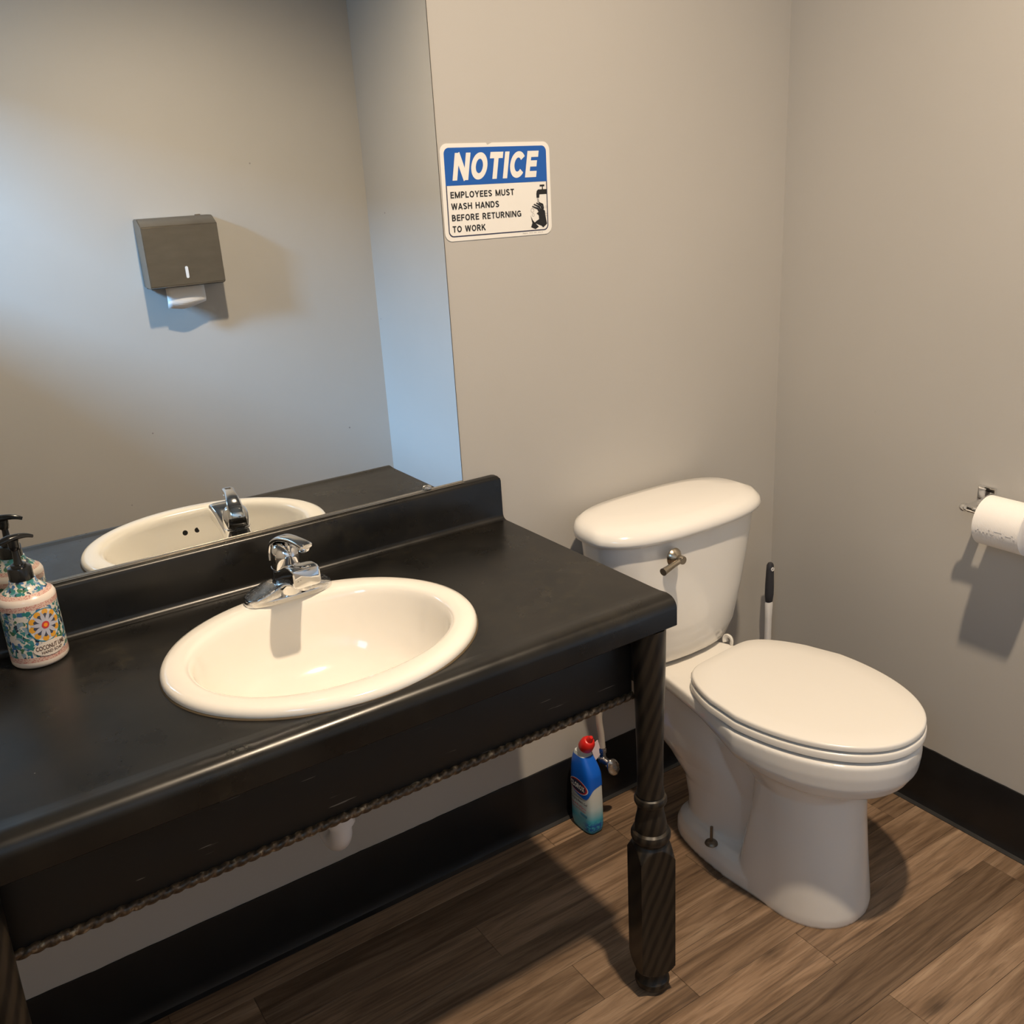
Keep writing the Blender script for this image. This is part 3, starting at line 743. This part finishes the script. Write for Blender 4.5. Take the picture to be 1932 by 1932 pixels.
def fo_(a, yb, yf, z): return [(x*(1-.20*max(0, min(1, (y+.40)/.2))), y, z) for x, y, z in superell(a, (yb-yf)/2, 3.2, 56, 0, (yb+yf)/2, z)]
foot = loft([fo_(.113, -.185, -.60, .0), fo_(.1125, -.186, -.60, .030), fo_(.105, -.194, -.59, .050), fo_(.088, -.21, -.57, .062)])
trap = loft([ov(0, -.33, .066, .122, .03), ov(0, -.33, .066, .124, .10), ov(0, -.325, .068, .132, .16), ov(0, -.29, .076, .150, .215), ov(0, -.245, .092, .155, .265), ov(0, -.225, .100, .160, .31), ov(0, -.21, .102, .165, .36), ov(0, -.19, .096, .160, .42)])
mid_ = loft([ov(0, -.44, .060, .10, .02), ov(0, -.44, .064, .11, .2), ov(0, -.40, .085, .15, .33)])
bowl = obj('bowl', join(rim, col_, foot, trap, mid_), 'porcelain', tl)
rm = bowl.modifiers.new('r', 'REMESH'); rm.mode = 'VOXEL'; rm.voxel_size = .0036
sm_ = bowl.modifiers.new('s', 'SMOOTH'); sm_.factor = .5; sm_.iterations = 6
bpy.context.view_layer.update(); apply_mods(bowl); smooth(bowl.data)
for v in bowl.data.vertices:
    if v.co.z < .004: v.co.z = .0005
bowl.data.materials.clear(); bowl.data.materials.append(M['porcelain'])
SEATM = Matrix.Translation((.004, -.4, 0)) @ Matrix.Rotation(.02, 4, 'Z') @ Matrix.Translation((0, .4, 0))
def seatring(z0, z1, grow, mt, name, dome=0.):
    o = lambda g, z: egg(-.275-g*.6, -.752+g, .120-g, .186-g, -.468, z, 120, 6.5)
    R = [o(grow+.004, z0), o(grow, z0+.003), o(grow, z1-.004), o(grow+.0015, z1-.0015), o(grow+.005, z1), o(grow+.05, z1+dome*.6), o(grow+.10, z1+dome)]
    return obj(name, xf(loft(R, ang=50), SEATM), mt, tl)
seatring(ZR+.004, ZR+.0225, -.002, 'seatplastic', 'seat')
seatring(ZR+.0255, ZR+.0395, .0, 'seatplastic', 'seat_lid', .0015)
lp = []
for k in range(13):
    a = math.radians(-30+240*k/12); lp.append((.112, -.212+.010*math.cos(a), ZR+.008+.012*math.sin(a)))
obj('release_tab', tube(lp, .0042, 10, 2, 1.8), 'seatplastic', tl)['label'] = 'small looped hinge release tab'
obj('hinge_bar', xf(box((-.085, -.282, ZR-.002), (.085, -.262, ZR+.020), .006), SEATM), 'seatplastic', tl)
# tank
def tankring(hw, yb, yf, z, bow=.022, seg=96, nb=3.0, nf=5.0):
    out = []
    for j in range(seg):
        t = 2*PI*j/seg; c, q = math.cos(t), math.sin(t); n = nb if q > 0 else nf
        cx_, cq = math.copysign(abs(c)**(2/n), c), math.copysign(abs(q)**(2/n), q)
        x = cx_*hw; ymid = yf+(yb-yf)*.45
        y = ymid+(yb-ymid)*cq if q > 0 else ymid+(ymid-yf)*cq
        if cq < .2: y += bow*(cx_**2)*min(1, (.2-cq)/.8)
        out.append((x, y, z))
    return out
ZK = ZR+.006
TKM = Matrix.Translation((-.003, -.1, 0)) @ Matrix.Rotation(-.08, 4, 'Z') @ Matrix.Translation((0, .1, 0))
R = [tankring(.165, -.040, -.190, ZK, .03, nf=4), tankring(.177, -.036, -.206, ZK+.010, .032, nf=4), tankring(.184, -.034, -.213, ZK+.05, nf=4), tankring(.203, -.030, -.222, .60, nf=4), tankring(.224, -.026, -.230, .73, nf=4), tankring(.230, -.026, -.232, .790, nf=4)]
obj('tank', xf(loft(R, ang=60), TKM), 'porcelain', tl)
ZL = .781
R = [tankring(.240, -.018, -.244, ZL, .026, nf=3.6), tankring(.245, -.014, -.250, ZL+.003, .026, nf=3.6), tankring(.247, -.012, -.253, ZL+.011, .026, nf=3.6), tankring(.245, -.012, -.250, ZL+.022, .028, nf=3.6), tankring(.237, -.014, -.238, ZL+.033, .03, nf=3.6), tankring(.217, -.022, -.210, ZL+.0405, .03, nf=3.6), tankring(.16, -.045, -.15, ZL+.0435, .02), tankring(.08, -.08, -.12, ZL+.044, .01)]
obj('tank_lid', xf(loft(R, ang=60), TKM), 'porcelain', tl)
# flush lever on the tank front, left side
fx, fy, fz = -.106, -.2335, .745
fl_ = obj('flush_lever', xf(lathe([(.0, .0), (.0200, .0), (.0212, .003), (.0200, .006), (.0140, .012), (.0085, .016), (.0085, .020), (.0095, .021), (.0095, .029), (.0085, .031), (0, .031)], 32), Matrix.Translation((fx, fy, fz)) @ Matrix.Rotation(math.radians(90), 4, 'X')), 'nickel', tl)
obj('lever_arm', tube([(fx, fy-.025, fz), (fx-.025, fy-.026, fz-.0035), (fx-.063, fy-.030, fz-.008)], [.0055, .006, .0085], 20, 4), 'nickel', fl_)
# floor bolt, cap missing
bb_ = obj('floor_bolt', xf(join(lathe([(.0, 0), (.0155, 0), (.014, .004), (.008, .0075), (.0035, .008), (.0035, .046), (.0, .0465)], 24)), T(-.098, -.345, .0560)), 'oldmetal', tl)
bb_['label'] = 'tarnished floor bolt without a cap'

# ============================================================ TOILET PAPER
PX, PZ = -.074, .817
th = thing('toilet_paper_holder', 'small chrome toilet paper holder on the right wall', 'holder', (0, -.575, .843))
part('wall_plate', box((-.008, -.612, .826), (-.0005, -.572, .858), .003), 'chrome', th)
part('arm', xf(join(box((-.083, -.6090, .8215), (-.004, -.5870, .8330), .003)), Matrix.Identity(4)), 'chrome', th)
part('end_knob', xf(lathe([(0, -.009), (.0065, -.0085), (.0095, -.004), (.0095, .003), (0, .004)], 20), Matrix.Translation((PX, -.5860, PZ+.008)) @ Matrix.Rotation(math.radians(90), 4, 'X')), 'chrome', th)
part('spindle', tube([(PX, -.596, PZ+.008), (PX, -.769, PZ+.008)], .0085, 20, 1, sm=False), 'chrome', th)
part('wall_plate', box((-.008, -.780, .826), (-.0005, -.740, .858), .003), 'chrome', th)
part('arm', box((-.083, -.7790, .8215), (-.004, -.7570, .8330), .003), 'chrome', th)
tp = thing('toilet_paper', 'white toilet paper roll on the right wall holder', 'toilet paper', (PX, -.684, PZ-.006))
RO = .0515; R = []
def rc(r, y): return [(r*math.cos(2*PI*j/64), y, r*math.sin(2*PI*j/64)) for j in range(64)]
R = [rc(.020, -.050), rc(RO-.002, -.050), rc(RO, -.0485), rc(RO, .0485), rc(RO-.002, .050), rc(.020, .050), rc(.020, -.050)]
obj('roll', loft(R, False, False, ang=40), 'paper', tp)
R = [rc(.0198, -.051), rc(.0198, .051), rc(.0185, .051), rc(.0185, -.051), rc(.0198, -.051)]
obj('core', loft(R, False, False, ang=40), 'card', tp)
# torn outer sheet: wraps over the top
V, Fc = [], []; nx, ny = 36, 24
for i in range(nx+1):
    s = i/nx
    for j in range(ny+1):
        y = .0478-.0956*j/ny
        end = .012*noise.noise(Vector((j*.35, 2, 0))) if j > ny*.45 else 0
        a = math.radians(100-150*s+ (60*end/.02 if s > .9 else 0)*0)
        r = RO+.0007
        if s < .93 or True: V.append((r*math.cos(math.radians(205-145*(1-s))), y, r*math.sin(math.radians(205-145*(1-s)))))
for i in range(nx):
    for j in range(ny):
        ragged = .86+.13*noise.noise(Vector((j*.42, 5.3, 0)))
        if i/nx > ragged: continue
        a = i*(ny+1)+j; Fc.append((a, a+1, a+ny+2, a+ny+1))
obj('torn_sheet', pyd(V, Fc, 60), 'paper', tp)
litslotV = [(.051, .046, -.006), (.051, .016, -.006), (.0520, .018, -.030), (.0520, .0455, -.030), (.051, .020, -.062), (.051, .043, -.060)]  # added sheet standing in for the lit wall slot in the roll's shadow
obj('lit_slot_sheet', pyd(litslotV, [(0, 1, 2, 3), (3, 2, 4, 5)], 60), 'paper', tp)

# ============================================================ TOILET BRUSH
br = thing('toilet_brush', 'toilet brush with charcoal grip standing in the corner behind the toilet', 'toilet brush', (-.074, -.062, 0))
def flat(prof, seg=28, n=2.6): return loft([superell(a, b, n, seg, cx, 0, z) for a, b, z, cx in prof], ang=50)
obj('grip', flat([(.004, .004, .412, .002), (.0100, .0080, .422, 0), (.0125, .0095, .442, 0), (.0122, .0095, .470, 0), (.0100, .0085, .516, 0), (.0092, .0080, .528, 0), (.0060, .0055, .534, 0)]), 'grip', br)
obj('hang_ring', xf(lathe([(.0028, -.0010), (.0055, -.0010), (.0055, .0010), (.0028, .0010), (.0028, -.0010)], 20), Matrix.Translation((0, -.0090, .518)) @ Matrix.Rotation(PI/2, 4, 'X')), 'white', br)
obj('stem', flat([(.0095, .0085, .06, 0), (.0090, .0080, .25, 0), (.0090, .0080, .37, 0), (.0108, .0088, .416, 0), (.0060, .0060, .428, 0)]), 'white', br)
obj('holder_cup', lathe([(0, .0), (.042, .0), (.044, .004), (.046, .10), (.043, .104), (.0, .104)], 36), 'white', br)

# ============================================================ CLEANER BOTTLE
CB = thing('cleaner_bottle', 'blue toilet cleaner bottle with red angled cap against the black baseboard', 'bottle', (-.7125, -.0665, .0002))
def cs(z):
    """half thickness (x), half width (y), centre y, by height"""
    K = [(0, .019, .034, 0), (.004, .0235, .0395, 0), (.02, .0255, .0425, 0), (.07, .0255, .0425, 0), (.115, .0250, .0415, 0), (.145, .0245, .0410, 0), (.165, .0235, .0395, 0), (.180, .0218, .0355, .003), (.194, .0195, .029, .007), (.206, .0170, .0215, .011), (.214, .0150, .0165, .012)]
    for p, q in zip(K, K[1:]):
        if z <= q[0]:
            f = (z-p[0])/(q[0]-p[0]); return [p[i]+(q[i]-p[i])*f for i in (1, 2, 3)]
    return K[-1][1:]
def cring(z, g=0., n=3.8):
    a, b, cy = cs(z); return superell(a+g, b+g, n, 56, 0, cy, z)
zs = [0, .004, .012, .02, .045, .07, .095, .115, .145, .165, .180, .194, .206, .214]
obj('bottle', loft([cring(z) for z in zs], ang=60), 'cleaner', CB)
# blue shoulder sleeve with a curved lower edge, following the bottle
def sleeve(g):
    V, Fc = [], []; seg = 56; rows = 12
    for j in range(seg):
        t = 2*PI*j/seg
        low = .119-.026*max(0, math.cos(t-PI*1.10))**1.0*1.0 if True else 0
        low = .118-.020*math.cos(2*(t-PI*1.08))*.9
        for i in range(rows+1):
            z = low+(.2060-low)*i/rows; V.append(cring(z, g)[j])
    for j in range(seg):
        k = (j+1) % seg
        for i in range(rows): Fc.append((j*(rows+1)+i, k*(rows+1)+i, k*(rows+1)+i+1, j*(rows+1)+i+1))
    return pyd(V, Fc, 70)
sl = obj('shoulder_sleeve', sleeve(.0008), 'bluesleeve', CB)
neck = tube([(0, .013, .204), (0, .009, .218), (0, -.001, .232)], [.0155, .0150, .0145], 28, 5)
obj('neck', neck, 'white', CB)
ax = Vector((0, -.50, .80)).normalized(); capm = Matrix.Translation((0, -.0015, .229)) @ ax.to_track_quat('Z', 'Y').to_matrix().to_4x4()
cap = obj('cap', xf(lathe([(0, .0), (.0180, .0), (.0190, .002), (.0178, .020), (.0135, .029), (.0105, .031), (0, .031)], 32), capm), 'redcap', CB)
obj('cap_nozzle', xf(lathe([(.0085, .030), (.0075, .036), (.0050, .044), (.0042, .046), (0, .046)], 24), capm @ T(0, .0, 0)), 'redcap', cap)
def cface(e):
    def f(u, v):                         # u to the right as read = towards -y ; on the -x face
        a, b, cy = cs(v); s = max(-1, min(1, (-u-cy)/(b+e)))
        x = -(a+e)*(1-abs(s)**3.8)**(1/3.8); return (x, -u, v)
    return f
lg = obj('logo_panel', disc2d(.0335, .0185, cface(.0014), 0, .128, 6, 40), 'redink', CB)
obj('logo_field', disc2d(.0300, .0155, cface(.0018), -.001, .128, 6, 40), 'navyink', lg)
obj('logo_ring', disc2d(.0355, .0200, cface(.0016), 0, .128, 1, 48, .94), 'whiteink', lg)
obj('logo_lettering', stroke_text('CLOROX', -.0290, .0250, .1215, .0140, .20, 0, cface(.0023), .08, (-1, 0, 0)), 'whiteink', lg)
for s, x0, x1, z, h, mt in (('Toilet Bowl Cleaner', -.021, .014, .0935, .0034, 'navyink'), ('Clinging Bleach Gel', -.031, .031, .0810, .0085, 'navyink'), ('Kills 99.9% of Germs', -.030, .028, .0690, .0055, 'redink'), ('Cleans and Deodorizes', -.028, .026, .0610, .0042, 'redink')):
    obj('lettering', fit_text(s, x0, x1, z, h, .006, 0, cface(.0010)), mt, CB)
obj('scent_panel', poly2d([(.006, .049), (.030, .047), (.031, .054), (.007, .0565)], cface(.0012)), 'tealink', CB)

# ============================================================ SHUT-OFF VALVE, HOSE AND TAG
VX, VZ = -.655, .165
sv = thing('shutoff_valve', 'chrome shut-off valve with oval handle on the wall beside the toilet', 'valve', (VX, 0, VZ))
obj('escutcheon', xf(lathe([(.0, .0055), (.024, .006), (.028, .0085), (.020, .013), (.009, .015), (0, .015)], 28), Matrix.Rotation(PI/2, 4, 'X')), 'dullchrome', sv)
obj('stub_pipe', tube([(0, -.012, 0), (0, -.075, 0)], .0075, 18, 1, sm=False), 'dullchrome', sv)
obj('valve_body', join(xf(lathe([(0, .045), (.0105, .045), (.0115, .048), (.0115, .066), (.0095, .070), (.0095, .084), (.0055, .086), (.0055, .098), (0, .099)], 20), Matrix.Rotation(PI/2, 4, 'X')), xf(lathe([(0, 0), (.0085, 0), (.0085, .016), (.0105, .018), (.0105, .030), (.007, .034), (0, .034)], 6), T(0, -.060, .004))), 'dullchrome', sv)
hnd = loft([superell(a, b, 2, 32, 0, 0, z) for a, b, z in ((.006, .006, 0), (.015, .024, .001), (.0175, .0265, .004), (.0165, .0255, .008), (.010, .017, .012), (.004, .006, .0135))], ang=60)
obj('handle', xf(hnd, Matrix.Translation((0, -.096, 0)) @ Matrix.Rotation(PI/2, 4, 'X') @ Matrix.Rotation(math.radians(25), 4, 'Z')), 'dullchrome', sv)
obj('supply_hose', tube([(0, -.060, .036), (-.004, -.062, .075), (-.012, -.066, .13), (-.006, -.075, .19), (.010, -.090, .235), (.028, -.10, .279)], .0080, 14, 6), 'hose', sv)
tg = [(-.034, -.055, .048), (-.012, -.058, .060), (-.004, -.062, .022), (-.022, -.060, .006)]
obj('paper_tag', pyd(tg+[(x, y+.0006, z) for x, y, z in tg], [(0, 1, 2, 3), (7, 6, 5, 4), (0, 1, 5, 4), (1, 2, 6, 5), (2, 3, 7, 6), (3, 0, 4, 7)], sm=False), 'tag', sv)['label'] = 'pinkish white paper tag'

# ============================================================ DRAIN TRAP
dt = thing('drain_trap', 'white plastic drain trap below the sink apron', 'pipe', (SX-.012, SY+.012, .598))
obj('trap_bend', tube([(0, 0, .080), (0, 0, .0), (0, 0, -.100), (0, .010, -.142), (0, .045, -.166), (0, .085, -.150), (0, .100, -.110), (0, .102, -.06)], .0195, 24, 8), 'pvc', dt)
obj('wall_arm', tube([(0, .101, -.075), (0, .103, -.048), (0, .125, -.028), (0, .16, -.024), (0, .304, -.022)], .0175, 24, 6), 'pvc', dt)
obj('slip_nut', lathe([(.0195, -.105), (.0260, -.105), (.0260, -.075), (.0195, -.075)], 12), 'pvc', dt)
obj('slip_nut', xf(lathe([(.0195, -.105), (.0245, -.105), (.0245, -.078), (.0195, -.078)], 12), T(0, .101, .0)), 'pvc', dt)
obj('tailpiece', tube([(0, 0, .06), (0, 0, .0920)], .0165, 20, 1, sm=False), 'chrome', dt)

# ============================================================ PAPER TOWEL DISPENSER (front wall, seen in the mirror)
pd = thing('paper_towel_dispenser', 'steel paper towel dispenser reflected in the mirror', 'dispenser', (-.853, YF, 1.21))
X0, X1, DZ0, DZ1, DD = -1.000, -.706, 1.212, 1.474, .105
def Dp(me): return rel(me, pd)
sec = [(0.0005, DZ0+.004), (.0005, DZ1), (DD-.05, DZ1-.001), (DD, DZ1-.031), (DD+.004, DZ0+.006), (DD-.006, DZ0)]
V = [(x, YF+d, z) for x in (X0, X1) for d, z in sec]; n_ = len(sec)
cse = pyd(V, [tuple(range(n_)), tuple(range(2*n_-1, n_-1, -1))]+[(i, (i+1) % n_, n_+(i+1) % n_, n_+i) for i in range(n_)], sm=False)
bm = bmesh.new(); bm.from_mesh(cse); bmesh.ops.bevel(bm, geom=list(bm.edges), offset=.003, segments=2, affect='EDGES'); bm.to_mesh(cse); bm.free(); smooth(cse, 35)
case = obj('case', Dp(cse), 'steel', pd)
# level slot, standing proud as a pale strip
obj('level_slot', Dp(extrude_poly(roundrect(-.853-.0055, 1.243, -.853+.0055, 1.288, .005), lambda x, y: (x, YF+DD+.0042, y), lambda x, y: (x, YF+DD-.002, y))), 'white', pd)['label'] = 'pale slot showing the towels inside'
obj('top_lock', Dp(box((-.765, YF+.020, DZ1-.004), (-.745, YF+.034, DZ1+.004), .001)), 'steel', pd)
obj('opening', Dp(box((X0+.006, YF+.012, DZ0-.0012), (X1-.006, YF+DD-.012, DZ0+.003))), 'dark', pd)
# towel: folded sheet hanging from the slot
V = []
for i, (d, z) in enumerate([(.062, 1.222), (.064, 1.205), (.066, 1.188), (.068, 1.170), (.066, 1.152), (.058, 1.136)]):
    for j in range(9):
        u = j/8; x = -.936+.152*u
        zz = z-(.018*(1-abs(u-.42)/.58) if i == 5 else 0)-(.008 if i == 5 else 0)*u*-1
        V.append((x-.006*i*(1-u)*.0, YF+d+.006*math.sin(u*PI)*(i/5), zz))
Fc = [(i*9+j, i*9+j+1, (i+1)*9+j+1, (i+1)*9+j) for i in range(5) for j in range(8)]
tw = obj('paper_towel', pyd(V, Fc, 60), 'paper'); tw.modifiers.new('s', 'SOLIDIFY').thickness = .0012
tag(tw, 'white paper towel hanging from the dispenser in the mirror', 'paper towel')
